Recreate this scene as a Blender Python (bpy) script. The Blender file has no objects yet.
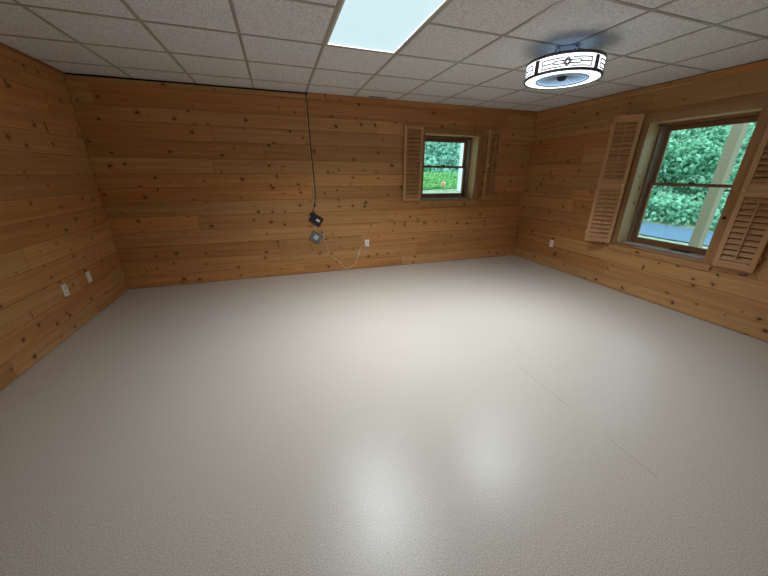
import bpy, bmesh, math, random
from mathutils import Vector, Matrix, noise

random.seed(7)
sc = bpy.context.scene
C = sc.collection

# ------------------------------------------------------------------ measures
H, D, XL, XR, YF = 2.372, 4.526, -1.96, 4.106, -1.35      # ceiling, back, left, right, wall behind the viewer
CAM_H = 1.4284
TILE, GX, GY = 0.6096, -1.3664, 4.1447                     # ceiling grid

# ------------------------------------------------------------------ camera
cd = bpy.data.cameras.new('camera')
cam = bpy.data.objects.new('camera', cd); C.objects.link(cam)
yaw, pit, roll = 0.3235, -0.36116, 0.00716
fw = Vector((math.sin(yaw)*math.cos(pit), math.cos(yaw)*math.cos(pit), math.sin(pit)))
r0 = Vector((math.cos(yaw), -math.sin(yaw), 0)); u0 = r0.cross(fw)
rr = math.cos(roll)*r0 + math.sin(roll)*u0; uu = -math.sin(roll)*r0 + math.cos(roll)*u0
cam.matrix_world = Matrix(((rr.x, uu.x, -fw.x, 0), (rr.y, uu.y, -fw.y, 0), (rr.z, uu.z, -fw.z, CAM_H), (0, 0, 0, 1)))
cd.sensor_width = 36; cd.lens = 303.79/768*36; cd.clip_start = 0.02; cd.clip_end = 200
sc.camera = cam

# ------------------------------------------------------------------ sky, sun, exposure
PANEL_W = 33.0
RING_W = 18.0
w = bpy.data.worlds.new('world'); sc.world = w; w.use_nodes = True
bg = w.node_tree.nodes['Background']; bg.inputs[0].default_value = (0.72, 0.90, 1.0, 1); bg.inputs[1].default_value = 2.6
sd = bpy.data.lights.new('sun', 'SUN'); sun = bpy.data.objects.new('sun', sd); C.objects.link(sun)
sd.energy = 1.6; sd.angle = 0.02; sd.color = (1.0, 0.96, 0.85)
sun.rotation_euler = Vector((-0.45, -0.30, 0.85)).to_track_quat('Z', 'Y').to_euler()
sc.view_settings.view_transform = 'Standard'; sc.view_settings.look = 'None'
sc.view_settings.gamma = 1; sc.view_settings.use_curve_mapping = False
sc.view_settings.exposure = 0.0

# ------------------------------------------------------------------ materials
def mat(name, col=(.5, .5, .5), rough=.5, metal=0., spec=.5):
    m = bpy.data.materials.new(name); m.use_nodes = True
    b = m.node_tree.nodes['Principled BSDF']
    b.inputs['Base Color'].default_value = (*col, 1); b.inputs['Roughness'].default_value = rough
    b.inputs['Metallic'].default_value = metal; b.inputs['Specular IOR Level'].default_value = spec
    return m

class NT:
    def __init__(s, m): s.t = m.node_tree; s.b = s.t.nodes.get('Principled BSDF')
    def n(s, ty, **k):
        x = s.t.nodes.new(ty)
        for a, v in k.items(): setattr(x, a, v)
        return x
    def l(s, a, b): s.t.links.new(a, b)
    def math(s, op, a, b=None, c=None):
        x = s.n('ShaderNodeMath', operation=op)
        for i, v in enumerate((a, b, c)):
            if v is None: continue
            if isinstance(v, (int, float)): x.inputs[i].default_value = v
            else: s.l(v, x.inputs[i])
        return x.outputs[0]
    def mix(s, f, a, b, bt='MIX'):
        x = s.n('ShaderNodeMix', data_type='RGBA', blend_type=bt)
        for i, v in ((0, f), (6, a), (7, b)):
            if isinstance(v, (int, float)): x.inputs[i].default_value = v
            elif isinstance(v, tuple): x.inputs[i].default_value = (*v, 1)
            else: s.l(v, x.inputs[i])
        return x.outputs[2]
    def ramp(s, v, pts):
        x = s.n('ShaderNodeValToRGB'); s.l(v, x.inputs[0]); e = x.color_ramp.elements
        while len(e) < len(pts): e.new(.5)
        for i, (p, c) in enumerate(pts):
            e[i].position = p; e[i].color = (*c, 1) if isinstance(c, tuple) else (c, c, c, 1)
        return x.outputs[0]
    def mapping(s, v, sc_):
        x = s.n('ShaderNodeMapping'); s.l(v, x.inputs[0]); x.inputs['Scale'].default_value = sc_; return x.outputs[0]
    def noise(s, v, scale=1., det=3., rough=.5, dist=0.):
        x = s.n('ShaderNodeTexNoise'); s.l(v, x.inputs[0])
        x.inputs['Scale'].default_value = scale; x.inputs['Detail'].default_value = det
        x.inputs['Roughness'].default_value = rough; x.inputs['Distortion'].default_value = dist
        return x.outputs[0]
    def bump(s, v, st, dist=.01):
        x = s.n('ShaderNodeBump'); s.l(v, x.inputs['Height']); x.inputs['Strength'].default_value = st
        x.inputs['Distance'].default_value = dist; s.l(x.outputs[0], s.b.inputs['Normal'])

def wood(name, light, dark, rough=.42, knots=1.0, vary=.5):
    m = mat(name, light, rough); t = NT(m)
    uv = t.n('ShaderNodeUVMap'); uv.uv_map = 'grain'; uv = uv.outputs[0]
    at = t.n('ShaderNodeAttribute', attribute_name='tone'); sep = t.n('ShaderNodeSeparateColor'); t.l(at.outputs['Color'], sep.inputs[0])
    rnd, rnd2 = sep.outputs[0], sep.outputs[1]
    # knots first, they bend the grain
    wob = t.noise(t.mapping(uv, (18, 26, 1)), 1, 2)
    x = t.n('ShaderNodeVectorMath', operation='SCALE'); 
    cs = t.n('ShaderNodeCombineXYZ'); w1 = t.math('MULTIPLY', t.math('SUBTRACT', wob, .5), .16); t.l(w1, cs.inputs[0]); t.l(w1, cs.inputs[1])
    add = t.n('ShaderNodeVectorMath', operation='ADD'); t.l(t.mapping(uv, (5.4, 6.8, 1)), add.inputs[0]); t.l(cs.outputs[0], add.inputs[1])
    vo = t.n('ShaderNodeTexVoronoi', voronoi_dimensions='2D'); t.l(add.outputs[0], vo.inputs['Vector']); vo.inputs['Scale'].default_value = 1
    vs = t.n('ShaderNodeSeparateColor'); t.l(vo.outputs['Color'], vs.inputs[0])
    rad = t.math('MULTIPLY', t.math('MAXIMUM', t.math('SUBTRACT', vs.outputs[0], .20), 0.0), .132*knots)   # radius per cell
    d = vo.outputs['Distance']
    core = t.math('MULTIPLY', t.math('SUBTRACT', rad, d), 45.0); core = t.n('ShaderNodeClamp').inputs[0] if False else core
    cl = t.n('ShaderNodeClamp'); t.l(core, cl.inputs[0]); core = cl.outputs[0]
    halo = t.math('MULTIPLY', t.math('SUBTRACT', t.math('MULTIPLY', rad, 2.8), d), 7.0)
    ch = t.n('ShaderNodeClamp'); t.l(halo, ch.inputs[0]); halo = ch.outputs[0]
    # sparse upright spike knots
    cs2 = t.n('ShaderNodeVectorMath', operation='ADD'); t.l(t.mapping(uv, (4.2, 1.15, 1)), cs2.inputs[0]); t.l(cs.outputs[0], cs2.inputs[1])
    v2 = t.n('ShaderNodeTexVoronoi', voronoi_dimensions='2D'); t.l(cs2.outputs[0], v2.inputs['Vector']); v2.inputs['Scale'].default_value = 1
    v2s = t.n('ShaderNodeSeparateColor'); t.l(v2.outputs['Color'], v2s.inputs[0])
    sp_ = t.n('ShaderNodeClamp'); t.l(t.math('MULTIPLY', t.math('SUBTRACT', t.math('MULTIPLY', t.math('MAXIMUM', t.math('SUBTRACT', v2s.outputs[1], .66), 0.), .20*knots), v2.outputs['Distance']), 55.), sp_.inputs[0])
    # grain
    bend = t.n('ShaderNodeVectorMath', operation='ADD'); cb = t.n('ShaderNodeCombineXYZ')
    t.l(t.math('MULTIPLY', halo, .02), cb.inputs[1]); t.l(uv, bend.inputs[0]); t.l(cb.outputs[0], bend.inputs[1])
    g1 = t.noise(t.mapping(bend.outputs[0], (.7, 22, 1)), 1, 3, .5, .4)
    g2 = t.noise(t.mapping(bend.outputs[0], (1.6, 120, 1)), 1, 2, .6, .3)
    g3 = t.noise(t.mapping(uv, (.6, 4, 1)), 1, 2)
    col = t.mix(t.ramp(g1, [(.34, 0.), (.66, 1.)]), dark, light)
    col = t.mix(.28, col, t.ramp(g2, [(.3, tuple(c*.62 for c in dark)), (.7, tuple(min(1, c*1.15) for c in light))]))
    col = t.mix(t.math('MULTIPLY', t.ramp(g3, [(.35, 0.), (.75, 1.)]), .35), col, tuple(c*1.18 for c in light))
    # board to board tone
    br = t.n('ShaderNodeMapRange'); t.l(rnd, br.inputs[0]); br.inputs[3].default_value = 1-.38*vary; br.inputs[4].default_value = 1+.30*vary
    cc = t.n('ShaderNodeCombineColor')
    hr = t.n('ShaderNodeMapRange'); t.l(rnd2, hr.inputs[0]); hr.inputs[3].default_value = .90; hr.inputs[4].default_value = 1.12
    t.l(br.outputs[0], cc.inputs[0]); t.l(t.math('MULTIPLY', br.outputs[0], hr.outputs[0]), cc.inputs[1])
    t.l(t.math('MULTIPLY', br.outputs[0], t.math('MULTIPLY', hr.outputs[0], hr.outputs[0])), cc.inputs[2])
    col = t.mix(1.0, col, cc.outputs[0], 'MULTIPLY')
    col = t.mix(t.math('MULTIPLY', halo, .42), col, tuple(c*.55 for c in dark))
    col = t.mix(t.math('MULTIPLY', core, .92), col, (.020, .008, .004))
    col = t.mix(t.math('MULTIPLY', sp_.outputs[0], .8), col, (.035, .014, .006))
    t.l(col, t.b.inputs['Base Color'])
    t.bump(g2, .12, .002)
    return m

PINE_L, PINE_D = (.60, .300, .106), (.41, .178, .052)
M = {}
M['pine'] = wood('knotty_pine', PINE_L, PINE_D, .40)
M['pine_back'] = M['pine']
M['casing'] = wood('pine_casing', (.42, .215, .085), (.30, .135, .045), .42, .5, .3)
M['jamb'] = wood('pine_jamb', (.82, .66, .38), (.66, .48, .23), .45, .8, .3)
M['shutter'] = wood('pine_shutter', (.60, .33, .150), (.46, .23, .092), .45, .3, .35)
M['sash'] = wood('stained_sash', (.30, .145, .060), (.20, .085, .032), .42, .2, .3)
M['dark_gap'] = mat('dark_gap', (.012, .009, .007), .9)
M['liner'] = mat('vinyl_jamb_liner', (.36, .33, .30), .4)
M['sill'] = mat('pale_vinyl_sill', (.62, .66, .70), .25)
M['plate'] = mat('cream_plastic', (.80, .76, .64), .35)
M['plate_white'] = mat('white_plastic', (.86, .84, .80), .35)
M['slot'] = mat('dark_slot', (.03, .028, .025), .6)
M['black'] = mat('black_plastic', (.012, .013, .018), .38)
M['grey'] = mat('grey_plastic', (.15, .165, .17), .45)
M['label'] = mat('white_label', (.75, .76, .78), .5)
M['cord_white'] = mat('cream_cord', (.78, .66, .46), .5)
M['cord_black'] = mat('dark_cable', (.035, .022, .018), .5)
M['brass'] = mat('brass', (.75, .60, .32), .3, 1.)
M['ceramic'] = mat('pale_knob', (.85, .80, .70), .3)
M['bronze'] = mat('dark_bronze', (.05, .045, .04), .4, .6)
M['fan_metal'] = mat('fixture_lilac_grey', (.68, .72, .90), .4, 0.)
M['fan_band'] = mat('fixture_dark_band', (.13, .125, .125), .4, .4)
M['fan_white'] = mat('fixture_blade', (.55, .66, .75), .3)
M['fan_rim'] = mat('throat_rim_grey', (.22, .30, .38), .4, .2)
M['grille'] = mat('grille_blue_grey', (.62, .76, .88), .35, .1)
M['ornament'] = mat('ornament_grey', (.30, .30, .34), .5)
M['screw'] = mat('screw', (.06, .06, .08), .4, .8)
M['steel'] = mat('white_steel', (.70, .68, .64), .4)
M['post'] = mat('treated_post', (.27, .235, .165), .75)
M['white_post'] = mat('white_painted_post', (.85, .88, .90), .6)

def emis(name, col, st):
    m = mat(name, tuple(c*.25 for c in col), .4); b = m.node_tree.nodes['Principled BSDF']
    b.inputs['Emission Color'].default_value = (*col, 1); b.inputs['Emission Strength'].default_value = st
    return m
# prismatic lens of the troffer: slightly uneven glow of the tubes behind it
M['lens'] = emis('panel_lens', (.68, .91, .97), .88)
M['shade'] = emis('drum_shade_glow', (.90, .96, 1.0), 2.5)
M['throat'] = emis('throat_glow', (.45, .72, 1.0), .95)
M['ring'] = emis('ring_glow', (.88, .96, 1.0), 2.5)

# ceiling tile
m = mat('ceiling_tile', (.62, .58, .53), .9, 0, .2); t = NT(m); tc = t.n('ShaderNodeTexCoord').outputs['Object']
nz = t.noise(tc, 95, 2, .6); n2 = t.noise(tc, 230, 1, .5)
sp = t.ramp(nz, [(.36, (.62, .62, .61)), (.50, (.84, .845, .84)), (.7, (.90, .90, .90))])
t.l(sp, t.b.inputs['Base Color']); t.bump(t.math('ADD', nz, t.math('MULTIPLY', n2, .5)), .8, .006)
M['tile'] = m
M['grid'] = mat('grid_enamel', (.42, .39, .345), .28)

M['seam'] = mat('floor_seam', (.30, .26, .22), .6)
# floor: speckled beige sheet vinyl
m = mat('speckled_vinyl', (.6, .55, .5), .33); t = NT(m); tc = t.n('ShaderNodeTexCoord').outputs['Object']
s1 = t.noise(tc, 205, 3, .8); s2 = t.noise(tc, 160, 2, .6); s3 = t.noise(tc, .9, 3, .55)
base = t.ramp(s1, [(.36, (.30, .245, .19)), (.45, (.53, .475, .415)), (.56, (.65, .595, .535)), (.68, (.88, .84, .79))])
base = t.mix(t.ramp(s2, [(.60, 0.), (.70, .55)]), base, (.44, .37, .29))
base = t.mix(t.ramp(s3, [(.3, 0.), (.8, .22)]), base, (.58, .53, .46))
t.l(base, t.b.inputs['Base Color'])
rg = t.n('ShaderNodeMapRange'); t.l(t.noise(tc, 1.6, 3, .6), rg.inputs[0]); rg.inputs[3].default_value = .26; rg.inputs[4].default_value = .42
t.l(rg.outputs[0], t.b.inputs['Roughness'])
M['floor'] = m

def leafmat(name, a, b):
    m = mat(name, a, .45); t = NT(m)
    g = t.n('ShaderNodeNewGeometry'); rn = g.outputs['Random Per Island']
    col = t.mix(rn, a, b); t.l(col, t.b.inputs['Base Color'])
    tr = t.n('ShaderNodeBsdfTranslucent'); t.l(t.mix(1., col, (1.2, 1.3, .8), 'MULTIPLY'), tr.inputs[0])
    ms = t.n('ShaderNodeMixShader'); ms.inputs[0].default_value = .35
    out = t.t.nodes['Material Output']; t.l(t.b.outputs[0], ms.inputs[1]); t.l(tr.outputs[0], ms.inputs[2]); t.l(ms.outputs[0], out.inputs[0])
    return m
M['leaf'] = leafmat('leaf_mid', (.03, .18, .11), (.36, .76, .58))
M['leaf_dark'] = leafmat('leaf_dark', (.02, .14, .10), (.30, .66, .54))
M['leaf_bright'] = leafmat('leaf_bright', (.10, .36, .12), (.28, .60, .20))
M['flower'] = mat('pink_flower', (.85, .50, .42), .6)
M['bark'] = mat('bark', (.09, .065, .045), .9)

m = mat('grass_ground', (.1, .2, .06), .95); t = NT(m); tc = t.n('ShaderNodeTexCoord').outputs['Object']
t.l(t.mix(t.ramp(t.noise(tc, 14, 4, .7), [(.35, 0.), (.65, 1.)]), (.10, .22, .10), (.32, .42, .22)), t.b.inputs['Base Color'])
t.l(t.mix(t.ramp(t.noise(tc, 9, 5, .8), [(.45, 0.), (.6, 1.)]), t.mix(t.ramp(t.noise(tc, 14, 4, .7), [(.35, 0.), (.65, 1.)]), (.10, .24, .12), (.28, .45, .25)), (.42, .40, .36)), t.b.inputs['Base Color'])
M['ground'] = m
m = mat('gravel', (.3, .36, .42), .9); t = NT(m); tc = t.n('ShaderNodeTexCoord').outputs['Object']
t.l(t.ramp(t.noise(tc, 40, 3, .7), [(.3, (.04, .095, .17)), (.7, (.17, .30, .46))]), t.b.inputs['Base Color'])
M['gravel'] = m

# window glass: clear sheet with a fresnel sheen
m = bpy.data.materials.new('window_glass'); m.use_nodes = True; tt = m.node_tree; tt.nodes.clear()
o_ = tt.nodes.new('ShaderNodeOutputMaterial'); mx = tt.nodes.new('ShaderNodeMixShader'); tr = tt.nodes.new('ShaderNodeBsdfTransparent')
tr.inputs[0].default_value = (.90, .97, .95, 1)
gl = tt.nodes.new('ShaderNodeBsdfGlossy'); gl.inputs['Roughness'].default_value = .02; fr = tt.nodes.new('ShaderNodeFresnel'); fr.inputs[0].default_value = 1.45
tt.links.new(fr.outputs[0], mx.inputs[0]); tt.links.new(tr.outputs[0], mx.inputs[1]); tt.links.new(gl.outputs[0], mx.inputs[2]); tt.links.new(mx.outputs[0], o_.inputs[0])
M['glass'] = m

# ------------------------------------------------------------------ geometry helpers
class MB:
    """collects shapes, builds ONE mesh object with a grain UV and a tone attribute"""
    def __init__(s): s.v = []; s.f = []; s.uv = []; s.tone = []; s.mi = []; s.sm = []
    def add(s, vs, fs, grain=None, mi=0, smooth=False, tone=None):
        b = len(s.v); s.v += [Vector(v) for v in vs]
        off = (random.uniform(0, 60), random.uniform(0, 60)); tn = tone or (random.random(), random.random(), random.random())
        for f in fs:
            s.f.append([b+i for i in f]); s.mi.append(mi); s.sm.append(smooth); s.tone.append(tn)
            P = [s.v[b+i] for i in f]
            if grain is None: s.uv.append([(0, 0)]*len(f)); continue
            g = Vector(grain).normalized()
            n = (P[1]-P[0]).cross(P[2]-P[0])
            n = n.normalized() if n.length > 1e-12 else Vector((0, 0, 1))
            a = n.cross(g)
            if a.length < .3: a = g.orthogonal(); g2 = a.cross(n)
            else: g2 = g
            a.normalize()
            s.uv.append([(p.dot(g2)+off[0], p.dot(a)+off[1]) for p in P])
    def box(s, c, d, rot=None, grain=None, bev=0., mi=0, tone=None):
        """c centre, d full sizes; bevelled edges when bev > 0"""
        bm = bmesh.new(); bmesh.ops.create_cube(bm, size=1)
        for v in bm.verts: v.co = Vector((v.co.x*d[0], v.co.y*d[1], v.co.z*d[2]))
        if bev > 0: bmesh.ops.bevel(bm, geom=list(bm.edges), offset=min(bev, min(d)*.45), segments=2, affect='EDGES', profile=.5)
        R = rot.to_3x3() if rot is not None else Matrix.Identity(3)
        vs = [R @ v.co + Vector(c) for v in bm.verts]; fs = [[v.index for v in f.verts] for f in bm.faces]
        bm.free(); s.add(vs, fs, (R @ Vector(grain)) if (grain is not None and rot is not None) else grain, mi, False, tone); return s
    def b2(s, a, b, **k):
        return s.box([(a[i]+b[i])/2 for i in range(3)], [abs(b[i]-a[i]) for i in range(3)], **k)
    def tube(s, pts, r, n=8, mi=0, cap=True):
        pts = [Vector(p) for p in pts]; vs = []; fs = []; up = None
        for i, p in enumerate(pts):
            d = (pts[min(i+1, len(pts)-1)]-pts[max(i-1, 0)]).normalized()
            if up is None: up = d.orthogonal().normalized()
            up = (up - d*up.dot(d)).normalized(); sd_ = d.cross(up)
            rad = r[i] if isinstance(r, (list, tuple)) else r
            for k in range(n):
                a = 2*math.pi*k/n; vs.append(p + (up*math.cos(a)+sd_*math.sin(a))*rad)
        for i in range(len(pts)-1):
            for k in range(n):
                k2 = (k+1) % n; fs.append([i*n+k, i*n+k2, (i+1)*n+k2, (i+1)*n+k])
        if cap: fs.append(list(range(n))[::-1]); fs.append([(len(pts)-1)*n+k for k in range(n)])
        s.add(vs, fs, None, mi, True); return s
    def lathe(s, prof, c=(0, 0, 0), n=32, axis='Z', mi=0, a0=0., a1=2*math.pi, smooth=True):
        full = abs(a1-a0-2*math.pi) < 1e-6; m_ = n if full else n+1; vs = []; fs = []
        for k in range(m_):
            a = a0+(a1-a0)*k/n
            for (r, z) in prof:
                p = Vector((r*math.cos(a), r*math.sin(a), z))
                if axis == 'X': p = Vector((p.z, p.x, p.y))
                if axis == 'Y': p = Vector((p.x, p.z, p.y))
                vs.append(p+Vector(c))
        L = len(prof)
        for k in range(n):
            k2 = (k+1) % m_
            for j in range(L-1): fs.append([k*L+j, k2*L+j, k2*L+j+1, k*L+j+1])
        s.add(vs, fs, None, mi, smooth); return s
    def build(s, name, mats, parent=None, loc=None, fix=True):
        me = bpy.data.meshes.new(name); me.from_pydata([tuple(v) for v in s.v], [], s.f)
        if not isinstance(mats, (list, tuple)): mats = [mats]
        for m_ in mats: me.materials.append(m_)
        me.uv_layers.new(name='grain'); me.color_attributes.new('tone', 'FLOAT_COLOR', 'CORNER'); uvl = me.uv_layers['grain']; at = me.color_attributes['tone']
        for pi, p in enumerate(me.polygons):
            p.material_index = s.mi[pi]; p.use_smooth = s.sm[pi]
            for q, li in enumerate(p.loop_indices):
                uvl.data[li].uv = s.uv[pi][q]; at.data[li].color = (*s.tone[pi], 1)
        if fix:
            bm = bmesh.new(); bm.from_mesh(me); bmesh.ops.recalc_face_normals(bm, faces=bm.faces); bm.to_mesh(me); bm.free()
        o = bpy.data.objects.new(name, me); C.objects.link(o)
        if loc is not None:
            o.location = loc
        if parent is not None: o.parent = parent
        return o

def tag(o, label=None, cat=None, group=None, kind=None):
    if label: o['label'] = label
    if cat: o['category'] = cat
    if group: o['group'] = group
    if kind: o['kind'] = kind
    return o
def empty(name, loc, rz=0.):
    o = bpy.data.objects.new(name, None); C.objects.link(o); o.location = loc; o.rotation_euler = (0, 0, rz); o.empty_display_size = .1
    return o
def spline(P, n=8):
    P = [Vector(p) for p in P]; out = []
    for i in range(len(P)-1):
        a, b, c, d = P[max(i-1, 0)], P[i], P[i+1], P[min(i+2, len(P)-1)]
        for k in range(n):
            t = k/n; out.append(.5*((2*b)+(c-a)*t+(2*a-5*b+4*c-d)*t*t+(3*b-a-3*c+d)*t**3))
    return out+[P[-1]]

# ------------------------------------------------------------------ the shell
WT = 0.345                                                # wall thickness (reveal depth)
# openings: (u0, u1, z0, z1)
OPR = (1.840, 2.749, 0.600, 1.985)                        # right wall, u = y
OPB = (2.136, 3.056, 1.038, 1.976)                        # back wall, u = x

fl = MB().b2((XL-.1, YF-.1, -.06), (XR+.1, D+.1, 0))
for a_, b_ in ((.60, .86), (1.12, 1.58)): fl.b2((1.664, a_, -.001), (1.6665, b_, .0003), mi=1)      # a worn sheet seam
fl = fl.build('floor', [M['floor'], M['seam']]); tag(fl, 'speckled beige sheet floor', kind='structure')

SEAMS = [.004, .158, .346, .533, .720, .906, 1.083, 1.250, 1.410, 1.581, 1.772, 1.945, 2.106, 2.302, 2.366]
def rects(u0, u1, z0, z1, op):
    if not op or u1 <= op[0] or u0 >= op[1] or z1 <= op[2] or z0 >= op[3]: return [(u0, u1, z0, z1)]
    a, b, c, d = op; out = []
    if u0 < a: out.append((u0, a, z0, z1))
    if u1 > b: out.append((b, u1, z0, z1))
    m0, m1 = max(u0, a), min(u1, b)
    if z0 < c: out.append((m0, m1, z0, c))
    if z1 > d: out.append((m0, m1, d, z1))
    return out
def plank_wall(name, axis, val, inward, u0, u1, seams, op, seed, label, topgap=None):
    """horizontal boards with a small V groove; axis = the wall's constant axis, inward = +1/-1 towards the room"""
    random.seed(seed); mb = MB()
    def P(u, dpt, z):     # dpt measured into the room from the face plane
        q = val+inward*dpt
        return (q, u, z) if axis == 0 else (u, q, z)
    g = (0, 1, 0) if axis == 0 else (1, 0, 0)
    for k in range(len(seams)-1):
        za, zb = seams[k], seams[k+1]
        u = u0 - random.uniform(0, 1.5)
        row_tone = random.random()
        while u < u1:
            L = random.choice([1.3, 1.8, 2.4, 3.0, 3.6])*random.uniform(.85, 1.1)
            a, b = max(u, u0), min(u+L, u1); u += L
            if b-a < .02: continue
            tone = (min(1, max(0, .5+.5*(row_tone-.5)+random.uniform(-.38, .38))), random.random(), random.random())
            seed_off = random.getstate()
            for (x0, x1, y0, y1) in rects(a, b, za, zb, op):
                random.setstate(seed_off)
                ch, dp, je = .0042, .006, .0009
                pr = [(y0, -.02), (y0, -dp), (y0+ch, 0), (y1-ch, 0), (y1, -dp), (y1, -.02)]
                vs = [P(x0+je, d_, z_) for z_, d_ in pr]+[P(x1-je, d_, z_) for z_, d_ in pr]
                fs = [[i, i+1, i+7, i+6] for i in range(5)]+[[5, 4, 3, 2, 1, 0], [6, 7, 8, 9, 10, 11]]
                mb.add(vs, fs, g, 0, False, tone)
    # dark backing and the wall's own body, with its opening
    bo = op and (op[0]-.0125, op[1]+.0125, op[2]-.0185, op[3]+.0125)
    for (x0, x1, y0, y1) in rects(u0-.02, u1+.02, 0, H, bo):
        pa, pb = P(x0, -.012, y0), P(x1, -WT, y1)
        mb.b2([min(pa[i], pb[i]) for i in range(3)], [max(pa[i], pb[i]) for i in range(3)], mi=1)
    o = mb.build(name, [M['pine'], M['dark_gap']])
    return tag(o, label, kind='structure')
plank_wall('wall_back', 1, D, -1, XL, XR, SEAMS[:-1]+[2.355], OPB, 11, 'back wall of horizontal knotty pine boards')
SR = [s_ for s_ in SEAMS]
plank_wall('wall_right', 0, XR, -1, YF, D, SR, OPR, 23, 'right wall of horizontal knotty pine boards')
SL = [.004, .150, .325, .500, .680, .860, 1.040, 1.215, 1.395, 1.575, 1.750, 1.930, 2.110, 2.290, 2.371]
plank_wall('wall_left', 0, XL, 1, YF, D, SL, None, 31, 'left wall of horizontal knotty pine boards')
plank_wall('wall_front', 1, YF, 1, XL, XR, SL, None, 41, 'wall of knotty pine boards behind the viewer')

# ceiling: slab with the troffer's hole closed by the light itself
LX0, LX1 = GX+3*TILE, GX+4*TILE; LY1 = GY-2*TILE; LY0 = GY-4*TILE
mb = MB(); e = .2
for (x0, x1, y0, y1) in rects(XL-e, XR+e, YF-e, D+e, (LX0+.012, LX1-.012, LY0+.012, LY1-.012)):
    mb.b2((x0, y0, H+.003), (x1, y1, H+.10))
mb.b2((XL-.4, YF-.4, H+.10), (XR+.4, D+.4, H+.30), mi=1)
ceil = mb.build('ceiling', [M['tile'], M['dark_gap']]); tag(ceil, 'suspended ceiling of square textured tiles', kind='structure')
mb = MB()
i = -1
while GX+i*TILE < XR:
    x = GX+i*TILE
    if x > XL+.05: mb.b2((x-.012, YF, H-.001), (x+.012, D, H+.004))
    i += 1
j = 0
while GY-j*TILE > YF:
    y = GY-j*TILE; xs = [GX+k*TILE for k in range(-1, 10)]; xs = [XL]+[x_ for x_ in xs if XL+.05 < x_ < XR]+[XR]
    for a, b in zip(xs[:-1], xs[1:]):
        if j == 3 and abs(a-LX0) < .01: continue           # no cross tee under the long light panel
        mb.b2((a+(.012 if a > XL else 0), y-.0115, H-.0004), (b-(.012 if b < XR else 0), y+.0115, H+.0035))
    j += 1
gr = mb.build('grid', M['grid'], ceil)
# thin wooden wall angle along the left ceiling edge, dark joint along the back wall
t1 = MB().b2((XL+.0005, YF, H-.018), (XL+.018, D-.001, H-.0012), grain=(0, 1, 0)).build('trim_1', M['casing']); tag(t1, 'narrow wood strip under the ceiling on the left wall', kind='structure')
t2 = MB().b2((.480, D-.012, H-.062), (XR-.001, D-.0005, H-.0012), grain=(1, 0, 0), tone=(.5, .3, .5)).build('trim_2', M['pine']); tag(t2, 'narrow pine strip under the ceiling on the back wall', kind='structure')

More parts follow.
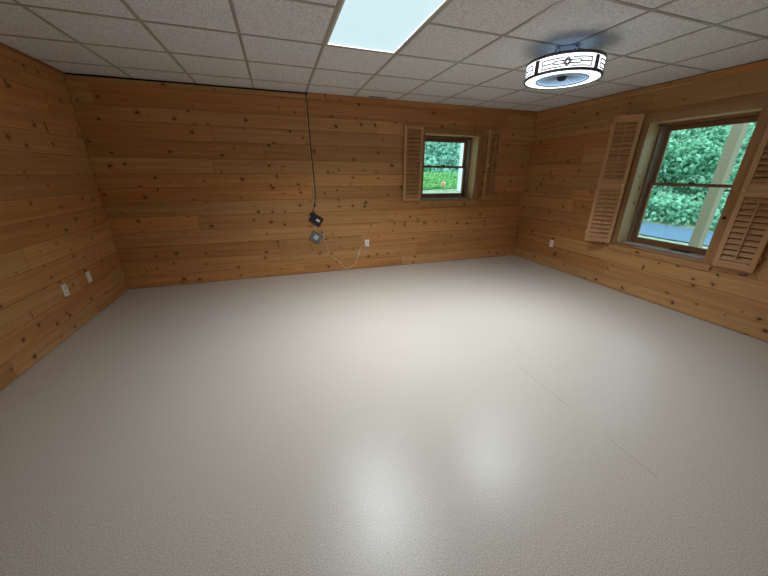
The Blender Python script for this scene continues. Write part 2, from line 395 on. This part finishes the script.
# ------------------------------------------------------------------ windows (local frame: u along the wall, n outwards, z up)
def window(name, axis, val, op, label, lift):
    u0, u1, z0, z1 = op
    root = empty(name, (val, (u0+u1)/2, z0) if axis == 0 else ((u0+u1)/2, val, z0)); tag(root, label, kind='structure')
    def B(mb, ua, ub, na, nb, za, zb, grain='u', bev=.002, tone=None):
        g = {'u': (0, 1, 0) if axis == 0 else (1, 0, 0), 'z': (0, 0, 1), 'n': (1, 0, 0) if axis == 0 else (0, 1, 0)}[grain]
        a, b = (val+na, ua, za), (val+nb, ub, zb)
        if axis == 1: a, b = (ua, val+na, za), (ub, val+nb, zb)
        rl = root.location
        a = [a[i]-rl[i] for i in range(3)]; b = [b[i]-rl[i] for i in range(3)]
        mb.b2(a, b, grain=g, bev=bev, tone=tone)
    cw, ct = .09, .019
    mb = MB()                                               # casing, mitre-less
    B(mb, u0-cw, u0, -ct, -.0005, z0-.002, z1, 'z'); B(mb, u1, u1+cw, -ct, -.0005, z0-.002, z1, 'z')
    B(mb, u0-cw, u1+cw, -ct, -.0005, z1, z1+cw, 'u'); mb.build('casing', M['casing'], root)
    mb = MB()                                               # jamb boards of the reveal
    jt = .012
    B(mb, u0-jt, u0-.0003, -.018, .175, z0, z1, 'z', 0); B(mb, u1+.0003, u1+jt, -.018, .175, z0, z1, 'z', 0)
    B(mb, u0-jt, u1+jt, -.018, .175, z1+.0003, z1+jt, 'u', 0); mb.build('jamb', M['jamb'], root)
    mb = MB(); B(mb, u0-.10, u1+.10, -.034, .185, z0-.018, z0, 'u', .004); mb.build('stool', M['casing'], root)
    mb = MB(); B(mb, u0-.075, u1+.075, -.020, -.0005, z0-.088, z0-.0185, 'u', .003); mb.build('apron', M['pine'], root)
    mb = MB()                                               # fixed frame and tracks
    B(mb, u0-.0125, u0+.018, .176, WT, z0, z1, 'z', 0); B(mb, u1-.018, u1+.0125, .176, WT, z0, z1, 'z', 0)
    B(mb, u0-.0125, u1+.0125, .176, WT, z1-.022, z1+.0125, 'u', 0); B(mb, u0, u1, .186, WT+.03, z0-.02, z0+.012, 'u', 0)
    mb.build('window_frame', M['sash'], root)
    mb = MB()                                               # vinyl jamb liners
    for a, b in ((u0+.0182, u0+.026), (u1-.026, u1-.0182)): B(mb, a, b, .185, .262, z0+.014, z1-.024, 'z', 0)
    mb.build('jamb_liner', M['liner'], root)
    mb = MB(); B(mb, u0+.002, u1-.002, .120, .224, z0+.0005, z0+.0125, 'u', .002); mb.build('sill_strip', M['sill'], root)
    zm = z0+(z1-z0)*.525
    def sash(nm, na, nb, za, zb, bot, top):
        mb = MB(); s0, s1 = u0+.027, u1-.027; st = .040
        B(mb, s0, s0+st, na, nb, za, zb, 'z', .003); B(mb, s1-st, s1, na, nb, za, zb, 'z', .003)
        B(mb, s0+st, s1-st, na, nb, za, za+bot, 'u', .003); B(mb, s0+st, s1-st, na, nb, zb-top, zb, 'u', .003)
        o = mb.build(nm, M['sash'], root)
        mb = MB(); n_ = (na+nb)/2; B(mb, s0+st-.004, s1-st+.004, n_-.002, n_+.002, za+bot-.004, zb-top+.004, 'u', 0)
        mb.build('pane', M['glass'], o); return o
    sash('upper_sash', .266, .300, zm-.015, z1-.024, .030, .052)
    lo = sash('lower_sash', .226, .260, z0+.013, zm+.018, .068, .030)
    uc = (u0+u1)/2
    mb = MB(); B(mb, uc-.028, uc+.028, .222, .258, zm+.018, zm+.026, 'u', .002); B(mb, uc-.010, uc+.022, .230, .250, zm+.026, zm+.036, 'u', .003)
    mb.build('sash_lock', M['bronze'], lo)
    if lift:
        mb = MB(); B(mb, lift[0], lift[1], .168, .226, z0+.014, z0+.026, 'u', .004); mb.build('lift_handle', M['black'], lo)
    return root, lo
win1, _ = window('window_1', 0, XR, OPR, 'tall double-hung window in the right wall', (2.075, 2.255))
win2, _ = window('window_2', 1, D, OPB, 'small double-hung window in the back wall', None)
kb = MB().lathe([(0, -.022), (.010, -.021), (.013, -.014), (.008, -.006), (.014, 0), (0, 0)], axis='X', n=20).build('catch', M['bronze'], win1)
kb.location = (-.0195, 1.805-(OPR[0]+OPR[1])/2, 1.043-OPR[2])
kb = MB().lathe([(0, -.012), (.006, -.011), (.008, -.004), (0, 0)], axis='Y', n=16).build('catch', M['ceramic'], win2)
kb.location = (3.140-(OPB[0]+OPB[1])/2, -.0195, 1.895-OPB[2])

# ------------------------------------------------------------------ shutters (local: x = from hinge outwards, -y = room side, z up)
def shutter(base, rz, wd, ht, sections, label, knob, hinge_side=1):
    root = empty('louvered_shutter', base, rz); tag(root, label, 'shutter', None)
    st, th = .040, .026
    mb = MB()
    mb.b2((0, -th, 0), (st, 0, ht), grain=(0, 0, 1), bev=.003); mb.b2((wd-st, -th, 0), (wd, 0, ht), grain=(0, 0, 1), bev=.003)
    zs = [0]+[q for s_ in sections for q in s_[:2]]+[ht]
    for k in range(0, len(zs), 2):
        mb.b2((st, -th+.002, zs[k]), (wd-st, -.002, zs[k+1]), grain=(1, 0, 0), bev=.002)
    mb.build('frame', M['shutter'], root)
    for (za, zb, n) in sections:
        lm = MB(); pitch = (zb-za)/n
        for k in range(n):
            z = za+(k+.5)*pitch; q = Matrix.Rotation(math.radians(56), 4, 'X')
            lm.box((wd/2, -th/2, z), (wd-2*st, pitch*.88, .006), rot=q, grain=(1, 0, 0), bev=.003, tone=(random.uniform(.5, .65), .5, .5))
        lm.build('louvers', M['shutter'], root)
        rd = MB(); rd.b2((wd/2-.005, -th-.012, za+.5*pitch), (wd/2+.005, -th-.002, zb-.55*pitch), grain=(0, 0, 1), bev=.002)
        rd.build('tilt_rod', M['shutter'], root)
    kn = MB().lathe([(0, -.024), (.007, -.023), (.0105, -.017), (.006, -.008), (.009, 0), (0, 0)], c=(0, 0, 0), axis='Y', n=18)
    k_ = kn.build('knob', M['ceramic'], root); k_.location = (knob[0], -th, knob[1])
    for z in (.12, ht-.12):
        hg = MB(); hx_ = -.0045 if knob[0] > wd/2 else wd+.0045
        hg.tube([(hx_, -.004, z-.025), (hx_, -.004, z+.025)], .004, 8); hg.build('hinge', M['brass'], root)
    return root
def shut_between(p, q, z0, z1, sections, label, knob_from, mirror=False):
    """front edge line from p (left end seen from the room) to q"""
    p, q = Vector((*p, 0)), Vector((*q, 0)); d = q-p
    return shutter((p.x, p.y, z0), math.atan2(d.y, d.x), d.length, z1-z0, sections, label, knob_from)
HB = 2.062-1.034
S1 = [(.050, HB-.048, 17)]
shut_between((1.795, D-.026), (2.088, D-.026), 1.034, 2.062, S1, 'narrow pine louvered shutter left of the small back window', (.272, .520))
shut_between((3.165, D-.105), (3.436, D-.024), 1.034, 2.062, S1, 'narrow pine louvered shutter right of the small back window, swung slightly out', (.020, .520))
HR = 2.085-.594
S2 = [(.065, .655, 11), (.775, HR-.075, 13)]
shut_between((XR-.20, 3.047), (XR-.036, 2.808), .594, 2.085, S2, 'tall two-section pine louvered shutter between big window and room corner', (.262, .717))
shut_between((XR-.050, 1.742), (XR-.028, 1.452), .594, 2.085, S2, 'tall pine louvered shutter cut off by the right edge of the photo', (.022, .717))

# ------------------------------------------------------------------ ceiling panel light
pl = empty('ceiling_light', ((LX0+LX1)/2, (LY0+LY1)/2, H)); tag(pl, 'glowing white rectangular fluorescent panel set into the tile ceiling', 'ceiling light')
hx, hy = TILE/2-.0125, TILE-.0125
mb = MB(); f_ = .016
for a, b in (((-hx, -hy, 0), (-hx+f_, hy, .02)), ((hx-f_, -hy, 0), (hx, hy, .02)), ((-hx+f_, -hy, 0), (hx-f_, -hy+f_, .02)), ((-hx+f_, hy-f_, 0), (hx-f_, hy, .02))): mb.b2(a, b)
mb.build('frame', M['steel'], pl)
MB().b2((-hx+f_, -hy+f_, .006), (hx-f_, hy-f_, .012)).build('diffuser', M['lens'], pl)
ld = bpy.data.lights.new('tubes', 'AREA'); ld.shape = 'RECTANGLE'; ld.size = 2*(hx-f_); ld.size_y = 2*(hy-f_); ld.energy = PANEL_W; ld.color = (.90, .97, 1.0); ld.spread = math.radians(132)
lo_ = bpy.data.objects.new('tubes', ld); C.objects.link(lo_); lo_.parent = pl; lo_.location = (0, 0, .004)

# ------------------------------------------------------------------ round bladeless-style fan light
FX, FY = GX+6*TILE, GY-3*TILE
fan = empty('fan_light', (FX, FY, H)); tag(fan, 'round drum ceiling fan light with glowing ring and dark metal bands', 'ceiling fan light')
ZT, ZB, R = -.118, -.222, .280
mb = MB(); q = Matrix.Rotation(math.radians(45), 4, 'Z')
mb.box((0, 0, -.024), (.17, .10, .046), rot=Matrix.Rotation(math.radians(-40), 4, 'Z'), bev=.008); mb.lathe([(0, -.046), (.045, -.046), (.045, -.085), (.06, -.10), (0, -.10)], n=28)
mt = mb.build('mounting_bracket', M['fan_metal'], fan)
for sx in (-1, 1):
    for dx, dz in ((.062, -.016), (.080, -.034), (.052, -.036)):
        p = Matrix.Rotation(math.radians(-40), 4, 'Z') @ Vector((sx*dx, -.051, dz)); sw_ = MB().lathe([(0, -.004), (.005, -.004), (.005, .003), (0, .003)], n=10, axis='Y').build('screw', M['screw'], mt); sw_.location = p
mb = MB(); mb.lathe([(.182, ZT+.012), (R-.006, ZT+.012), (R-.006, ZT+.004), (.182, ZT+.004), (.182, ZT+.012)], n=56); mb.lathe([(0, -.10), (.07, -.10), (.07, ZT+.004), (0, ZT+.004)], n=32)
for k in range(4): mb.box((.125*math.cos(math.radians(90*k+45)), .125*math.sin(math.radians(90*k+45)), ZT+.006), (.13, .02, .010), rot=Matrix.Rotation(math.radians(90*k+45), 4, 'Z'))
mb.build('top_plate', M['fan_metal'], fan)
mb = MB()
for z0_, z1_ in ((ZT-.002, ZT+.016), (ZB-.003, ZB+.014)):
    mb.lathe([(R-.010, z0_), (R+.004, z0_), (R+.004, z1_), (R-.010, z1_), (R-.010, z0_)], n=72)
mb.build('rim', M['fan_band'], fan)
for k in range(4):
    a = math.radians(90*k+4); dd = MB().box((0, 0, (ZT+ZB)/2), (.008, .036, abs(ZT-ZB)-.012), bev=.002); d_ = dd.build('divider', M['fan_band'], fan)
    d_.location = ((R+.001)*math.cos(a), (R+.001)*math.sin(a), 0); d_.rotation_euler = (0, 0, a)
MB().lathe([(R-.004, ZB+.010), (R-.002, ZB+.010), (R-.002, ZT), (R-.004, ZT), (R-.004, ZB+.010)], n=72).build('drum_shade', M['shade'], fan)
# line ornament on each quarter of the shade
def curve_pt(a, z, rr_=R+.0005): return (rr_*math.cos(a), rr_*math.sin(a), z)
for k in range(4):
    ac = math.radians(90*k+4+45); mb = MB(); zc = (ZT+ZB)/2; r_ = .0048
    def ln(a0, z0_, a1, z1_):
        n = max(2, int(abs(a1-a0)/.06)+2); mb.tube([curve_pt(ac+a0+(a1-a0)*i_/(n-1), zc+z0_+(z1_-z0_)*i_/(n-1)) for i_ in range(n)], r_, 5)
    W_, h_ = .62, .027
    for s_ in (-1, 1):
        ln(s_*W_, -h_, s_*W_, h_); ln(s_*W_, h_, s_*.12, h_); ln(s_*W_, -h_, s_*.30, -h_); ln(s_*.30, -h_, s_*.12, -h_)
        ln(s_*W_, 0, s_*.32, 0); ln(s_*.32, .010, s_*.08, .010); ln(s_*.32, -.010, s_*.08, -.010); ln(s_*.32, -.010, s_*.32, .010)
        ln(s_*.09, 0, 0, .030); ln(s_*.09, 0, 0, -.030); ln(s_*.05, 0, 0, .018); ln(s_*.05, 0, 0, -.018)
    mb.build('shade_ornament', M['ornament'], fan)
MB().lathe([(.188, ZB+.001), (R-.010, ZB+.001), (R-.010, ZB+.006), (.188, ZB+.006), (.188, ZB+.001)], n=72).build('light_ring', M['ring'], fan)
rl_ = bpy.data.lights.new('led_ring', 'AREA'); rl_.shape = 'DISK'; rl_.size = .50; rl_.energy = RING_W; rl_.color = (.86, .94, 1.0); rl_.spread = math.radians(125)
ro_ = bpy.data.objects.new('led_ring', rl_); C.objects.link(ro_); ro_.parent = fan; ro_.location = (0, 0, ZB-.004)
# open throat with cage bars and blades
mb = MB(); mb.lathe([(.188, ZB), (.188, ZT-.005), (.180, ZT-.005), (.180, ZB), (.188, ZB)], n=56); mb.build('throat', M['throat'], fan)
mb = MB(); mb.lathe([(0, ZB-.006), (.026, ZB-.004), (.036, ZB+.012), (.040, ZT), (0, ZT)], n=30); mb.build('motor_hub', M['bronze'], fan)
MB().tube([(.189*math.cos(2*math.pi*k/64), .189*math.sin(2*math.pi*k/64), ZB-.001) for k in range(65)], .006, 8, cap=False).build('throat_rim', M['fan_rim'], fan)
mb = MB()
for k in range(30):
    a = 2*math.pi*k/30
    mb.tube([(.038*math.cos(a), .038*math.sin(a), ZB+.022), (.11*math.cos(a+.1), .11*math.sin(a+.1), ZB+.010), (.183*math.cos(a+.2), .183*math.sin(a+.2), ZB+.006)], .0030, 5)
for r_ in (.08, .125, .165): mb.tube([(r_*math.cos(2*math.pi*k/40), r_*math.sin(2*math.pi*k/40), ZB+.011) for k in range(41)], .0014, 5)
mb.build('grille', M['grille'], fan)
for k in range(7):
    a = 2*math.pi*k/7; mb = MB(); vs = []; n = 6
    for i_ in range(n+1):
        r_ = .042+.13*i_/n; wdt = .055+.03*math.sin(math.pi*i_/n)
        for s_, dz in ((-1, -.012), (1, .012)):
            an = s_*wdt/2/r_
            vs.append((r_*math.cos(an), r_*math.sin(an), ZB+.055+dz)); vs.append((r_*math.cos(an), r_*math.sin(an), ZB+.058+dz))
    fs = []
    for i_ in range(n):
        b = i_*4; c_ = b+4
        fs += [[b, c_, c_+2, b+2], [b+1, b+3, c_+3, c_+1], [b, b+1, c_+1, c_], [b+2, c_+2, c_+3, b+3]]
    fs += [[0, 2, 3, 1], [n*4, n*4+1, n*4+3, n*4+2]]
    mb.add(vs, fs, None, 0, False); bl = mb.build('blade', M['fan_white'], fan); bl.rotation_euler = (0, 0, a)

# ------------------------------------------------------------------ ceiling slot vent
vt = empty('ceiling_vent', (1.40, 4.452, H)); tag(vt, 'small slotted air vent in the ceiling tile by the back wall', 'vent')
mb = MB(); mb.b2((-.15, -.032, -.0015), (.15, -.024, .002)); mb.b2((-.15, .024, -.0015), (.15, .032, .002)); mb.b2((-.15, -.024, -.0015), (-.14, .024, .002)); mb.b2((.14, -.024, -.0015), (.15, .024, .002))
mb.build('frame', M['steel'], vt)
MB().b2((-.13, -.022, -.0012), (.10, .022, .002)).build('slot', M['slot'], vt)

# ------------------------------------------------------------------ wall plates
def plate(name, loc, face, label, cat, mt_, kind, group=None):
    """built facing -y, then turned: face = rotation about z"""
    root = empty(name, loc, face); tag(root, label, cat, group)
    MB().b2((-.035, -.006, -.0575), (.035, 0, .0575), bev=.003).build('cover_plate', mt_, root)
    if kind == 'outlet':
        for z in (.020, -.020):
            mb = MB(); mb.lathe([(0, -.0095), (.0155, -.0095), (.0168, -.006), (0, -.006)], axis='Y', n=24, c=(0, 0, z)); rc = mb.build('receptacle', mt_, root)
            mb = MB(); mb.b2((-.0075, -.0102, z-.003), (-.0055, -.0094, z+.006)); mb.b2((.0055, -.0102, z-.003), (.0075, -.0094, z+.005)); mb.lathe([(0, -.0102), (.0026, -.0102), (.0026, -.0094), (0, -.0094)], axis='Y', n=10, c=(0, 0, z-.009))
            mb.build('slots', M['slot'], rc)
    elif kind == 'switch':
        MB().b2((-.005, -.014, -.010), (.005, -.0055, .008), bev=.002).build('toggle', mt_, root)
    for z in ((0,) if kind == 'outlet' else (-.03, .03) if kind == 'switch' else (-.042, .042)): MB().lathe([(0, -.0075), (.003, -.007), (.003, -.005), (0, -.005)], axis='Y', n=10, c=(0, 0, z)).build('screw', M['steel'], root)
    return root
plate('wall_outlet', (1.232, D, .405), 0, 'white outlet on the back wall with a cream cord plugged in', 'outlet', M['plate_white'], 'outlet')
plate('wall_outlet', (XR, 3.742, .385), -math.pi/2, 'white empty outlet low on the right wall near the corner', 'outlet', M['plate_white'], 'outlet')
plate('wall_outlet', (XL, 3.405, .400), math.pi/2, 'cream outlet on the left wall, nearer the viewer than the blank plate', 'outlet', M['plate'], 'outlet')
plate('blank_wall_plate', (XL, 3.802, .402), math.pi/2, 'blank cream wall plate on the left wall, nearest the back corner', 'wall plate', M['plate'], 'blank')

# ------------------------------------------------------------------ the two small boxes and their wires
def quadbox(name, corners, dep, mt_, label, cat):
    P = [Vector((x, 0, z)) for x, z in corners]; c = sum(P, Vector())/4
    ex = ((P[1]-P[0])+(P[2]-P[3])).normalized(); ang = math.atan2(ex.z, ex.x)
    wd = ((P[1]-P[0]).length+(P[2]-P[3]).length)/2; ht = ((P[3]-P[0]).length+(P[2]-P[1]).length)/2
    root = empty(name, (c.x, D, c.z)); root.rotation_euler = (0, -ang, 0); tag(root, label, cat)
    MB().b2((-wd/2, -dep, -ht/2), (wd/2, -.001, ht/2), bev=.008).build('housing', mt_, root)
    return root, wd, ht
bx, wd, ht = quadbox('terminal_box', [(.431, .903), (.583, .805), (.515, .695), (.374, .785)], .038, M['black'], 'small tilted black plastic box with a white label on the back wall', 'electrical box')
MB().b2((-.004, -.0392, -.012), (.052, -.0375, .022)).build('sticker', M['label'], bx)
MB().lathe([(0, -.006), (.012, -.006), (.012, .014), (0, .014)], axis='Z', n=14, c=(-wd/2+.012, -.018, ht/2)).build('cable_gland', M['black'], bx)
MB().box((-wd/2-.008, -.015, ht/2-.025), (.018, .012, .03), bev=.003).build('mounting_tab', M['black'], bx)
gx_, wd, ht = quadbox('junction_box', [(.429, .637), (.558, .575), (.488, .438), (.357, .539)], .034, M['grey'], 'small tilted grey square box below the black box on the back wall', 'electrical box')
MB().b2((-.028, -.0352, -.028), (.028, -.0335, .028), bev=.0008).build('sticker', M['label'], gx_)
MB().lathe([(0, -.0365), (.011, -.0365), (.013, -.035), (0, -.035)], axis='Y', n=20, c=(0, 0, 0)).build('dial', M['grey'], gx_)
y_ = D-.007
run = [(.452, y_, 2.371), (.462, y_, 2.25), (.468, y_, 2.066), (.474, y_, 1.712), (.490, y_, 1.335), (.486, y_, 1.10), (.462, y_, .985), (.438, y_-.006, .925), (.418, y_-.008, .899)]
c1 = MB().tube(spline(run, 8), .0056, 8).build('hanging_cable', M['cord_black']); tag(c1, 'dark cable hanging from the ceiling down to the black box', 'cable')
run2 = [(.440, y_, 2.371), (.449, y_, 2.25), (.453, y_, 2.066), (.459, y_, 1.712), (.470, y_, 1.335), (.467, y_, 1.10), (.447, y_, .985), (.425, y_-.006, .925), (.408, y_-.008, .902)]
c2 = MB().tube(spline(run2, 8), .0028, 8).build('thin_cable', M['cord_white']); tag(c2, 'thin pale cord hanging alongside the dark cable from the ceiling', 'cord')
ln_ = MB().tube(spline([(.462, y_-.006, .745), (.455, y_-.002, .70), (.458, y_-.004, .66), (.462, y_-.006, .618)], 6), .0032, 8).build('link_wire', M['cord_white']); tag(ln_, 'short pale wire joining the black box and the grey box', 'wire')
cr = [(.566, y_-.010, .578), (.572, y_-.002, .585), (.580, y_, .50), (.600, y_, .433), (.625, y_, .33), (.691, y_, .225), (.795, y_, .137), (.840, y_, .07), (.885, y_, .026), (.955, y_, .045), (1.03, y_, .085), (1.083, y_, .211), (1.110, y_, .30), (1.150, y_, .365), (1.185, y_-.012, .378), (1.205, y_-.016, .385)]
cord = empty('power_cord', (.885, D, .02)); tag(cord, 'cream power cord looping from the grey box down to the white outlet', 'cord')
def rel(P): return [(p[0]-.885, p[1]-D, p[2]-.02) for p in P]
MB().tube(spline(rel(cr), 8), .0038, 8).build('wire', M['cord_white'], cord)
MB().box(rel([(1.219, D-.0245, .385)])[0], (.032, .027, .026), bev=.005).build('plug', M['plate_white'], cord)
MB().box(rel([(1.094, D-.010, .25)])[0], (.013, .012, .05), rot=Matrix.Rotation(.3, 4, 'Y'), bev=.004).build('ferrite', M['plate_white'], cord)

# ------------------------------------------------------------------ outdoors
def sms(a, b, x): t_ = min(1, max(0, (x-a)/(b-a))); return t_*t_*(3-2*t_)
def gz(x, y):
    if y < D+WT+.03 and x < XR+WT+.02: return -.10
    s_ = y/max(x, .3)
    k = sms(.78, 1.25, s_)*sms(D+WT+.02, D+WT+.10, y)
    hi = .90+.30*sms(5.5, 9, y)+3.4*sms(9, 15, y)
    lo__ = -.05+3.8*sms(11.2, 17, x)
    return lo__*(1-k)+hi*k+.03*noise.noise(Vector((x*1.3, y*1.3, 0)))
xs = [-6, -3, -1, 1, 2, 2.6]+[3+.25*i for i in range(6)]+[XR+WT+.01]+[4.6+.4*i for i in range(44)]
ys = [-6, -3, -1]+[.5*i for i in range(10)]+[D+WT+.01, D+WT+.12]+[5.3+.4*i for i in range(42)]
mb = MB(); vs = [(x, y, gz(x, y)) for y in ys for x in xs]; nx = len(xs)
mb.add(vs, [[j*nx+i, j*nx+i+1, (j+1)*nx+i+1, (j+1)*nx+i] for j in range(len(ys)-1) for i in range(nx-1)], None, 0, True)
g = mb.build('ground', M['ground']); tag(g, 'grass and leaf litter outside', kind='structure')
mb = MB(); gxs = [8.9+.3*i for i in range(9)]; gys = [-4+.5*i for i in range(26)]
vs = [(x, y, gz(x, y)+.025) for y in gys for x in gxs]; nx = len(gxs)
mb.add(vs, [[j*nx+i, j*nx+i+1, (j+1)*nx+i+1, (j+1)*nx+i] for j in range(len(gys)-1) for i in range(nx-1)], None, 0, True)
g = mb.build('gravel_drive', M['gravel']); tag(g, 'blue grey gravel drive outside the big window', kind='structure')

def foliage(name, n, rx, ry, rz, leaf, mt_, seed, parent=None, blobs=7, extra=None):
    rnd = random.Random(seed); vs = []; fs = []; mi = []
    bl = [(Vector((rnd.uniform(-.55, .55), rnd.uniform(-.55, .55), rnd.uniform(-.6, .6))), rnd.uniform(.35, .6)) for _ in range(blobs)]
    bl.append((Vector((0, 0, 0)), .7))
    for i in range(n):
        c, r_ = rnd.choice(bl); d = Vector((rnd.gauss(0, 1), rnd.gauss(0, 1), rnd.gauss(0, 1))).normalized()
        p = c+d*r_*rnd.uniform(.72, 1.05); p = Vector((p.x*rx, p.y*ry, p.z*rz+rz))
        if p.z < .02: p.z = rnd.uniform(.02, .25)
        nrm = (d+Vector((rnd.gauss(0, .6), rnd.gauss(0, .6), rnd.gauss(0, .6)+.3))).normalized()
        a = nrm.orthogonal().normalized(); a = (Matrix.Rotation(rnd.uniform(0, 6.28), 3, nrm) @ a); b_ = nrm.cross(a)
        L = leaf*rnd.uniform(.6, 1.3); W_ = L*.30; k = len(vs)
        vs += [p-a*L*.5, p+b_*W_-nrm*L*.06, p+a*L*.5-nrm*L*.14, p-b_*W_-nrm*L*.06, p+nrm*L*.04]
        fs += [[k, k+1, k+4], [k+1, k+2, k+4], [k+2, k+3, k+4], [k+3, k, k+4]]
    me = bpy.data.meshes.new(name); me.from_pydata([tuple(v) for v in vs], [], fs); me.materials.append(mt_)
    o = bpy.data.objects.new(name, me); C.objects.link(o)
    if parent: o.parent = parent
    return o
def stems(root, h_, spread, n, seed, rad=.03):
    rnd = random.Random(seed); mb = MB()
    for i in range(n):
        a = rnd.uniform(0, 6.28); d = Vector((math.cos(a), math.sin(a), 0))*spread*rnd.uniform(.2, 1)
        mb.tube([Vector((0, 0, -.15)), d*.3+Vector((0, 0, h_*.35)), d*.7+Vector((0, 0, h_*.7)), d+Vector((0, 0, h_))], [rad, rad*.8, rad*.55, rad*.2], 6)
    return mb.build('stems', M['bark'], root)
protos = {}
def bush(name, x, y, sz, mk, leaf, n, label, cat, group=None, kind=0, dz=0):
    key = (mk, leaf, n, sz, kind)
    root = empty(name, (x, y, gz(x, y)+dz), random.uniform(0, 6.28)); tag(root, label, cat, group)
    if key in protos:
        for ch in protos[key]:
            c = ch.copy(); C.objects.link(c); c.parent = root
    else:
        fo = foliage('foliage', n, *sz, leaf, M[mk], hash(key[1:4]) % 1000, root)
        st_ = stems(root, sz[2]*1.4, min(sz[0], sz[1])*.7, 7, 3)
        protos[key] = [fo, st_]
    return root
random.seed(99)
def leaf_bank(name, n, xr, yr, hmax, leaf, mt_, seed, label):
    """undergrowth nobody could count: leaves in lumps over the slope"""
    rnd = random.Random(seed); vs = []; fs = []
    for i in range(n):
        x = rnd.uniform(*xr); y = rnd.uniform(*yr)
        lump = .5+.5*noise.noise(Vector((x*.9, y*.9, seed)))+.35*noise.noise(Vector((x*2.3, y*2.3, seed+5)))
        h_ = hmax*max(.1, lump)
        p = Vector((x, y, gz(x, y)+h_*(1-rnd.random()**1.7*.9)))
        d = Vector((-x*.12+rnd.gauss(0, .6), -y*.12+rnd.gauss(0, .6), .7+rnd.gauss(0, .5))).normalized()
        a = d.orthogonal().normalized(); a = Matrix.Rotation(rnd.uniform(0, 6.28), 3, d) @ a; b_ = d.cross(a)
        L = leaf*rnd.uniform(.6, 1.35); W_ = L*.32; k = len(vs)
        vs += [p-a*L*.5, p+b_*W_-d*L*.06, p+a*L*.5-d*L*.14, p-b_*W_-d*L*.06, p+d*L*.04]
        fs += [[k, k+1, k+4], [k+1, k+2, k+4], [k+2, k+3, k+4], [k+3, k, k+4]]
    me = bpy.data.meshes.new(name); me.from_pydata([tuple(v) for v in vs], [], fs); me.materials.append(M[mt_])
    o = bpy.data.objects.new(name, me); C.objects.link(o); tag(o, label, 'undergrowth', None, 'stuff'); return o
# seen through the big right-hand window
leaf_bank('undergrowth', 42000, (11.35, 17.5), (-1.5, 12.5), 1.0, .17, 'leaf', 4, 'dense green undergrowth on the bank beyond the gravel drive')
for x, y, wh in ((12.9, 4.4, 'behind the lower part of the wooden post'), (12.8, 7.3, 'left of the wooden post')):
    bush('shrub', x, y, (1.15, 1.2, 1.0), 'leaf', .15, 6500, 'leafy green shrub beyond the gravel drive, '+wh, 'shrub', 'shrubs beyond the gravel drive')
for x, y, wh in ((17.2, 3.0, 'right of the post'), (17.4, 8.2, 'left of the post')):
    bush('tree', x, y, (2.1, 2.1, 2.4), 'leaf_dark', .20, 11000, 'tall dense tree up the bank outside the big window, '+wh, 'tree', 'trees up the bank')
# seen through the small back window
leaf_bank('undergrowth', 30000, (1.5, 11.1), (8.75, 15.5), .7, .17, 'leaf_dark', 9, 'dense bluish green undergrowth on the slope outside the small back window')
leaf_bank('ground_cover', 6500, (2.6, 7.5), (7.25, 8.6), .30, .11, 'leaf_bright', 12, 'bright green ground cover outside the small back window')
fp = empty('flowering_plant', (3.92, 7.12, gz(3.92, 7.12))); tag(fp, 'small plant with pale pink blossom outside the small back window', 'plant')
foliage('blossom', 60, .10, .10, .07, .05, M['flower'], 5, fp).location = (0, 0, .07)
MB().tube([(0, 0, -.03), (.01, 0, .05), (0, 0, .12)], .006, 6).build('stem', M['bark'], fp)
bush('tree', 8.2, 14.6, (2.0, 1.9, 2.2), 'leaf_dark', .20, 11000, 'dense bluish green tree high up outside the small back window', 'tree')
# posts of the porch and yard
pr_ = MB().b2((-.0725, -.0725, -.2), (.0725, .0725, 3.1), bev=.006).build('porch_post', M['post'], None, (7.0725, 3.362, gz(7.07, 3.36))); tag(pr_, 'square weathered wooden post outside the big right window', 'post')
wp = MB().b2((-.06, -.06, -.3), (.06, .06, 2.6), bev=.005).build('yard_post', M['white_post'], None, (4.345, 7.0, gz(4.345, 7.0))); tag(wp, 'white painted post outside the small back window', 'post')
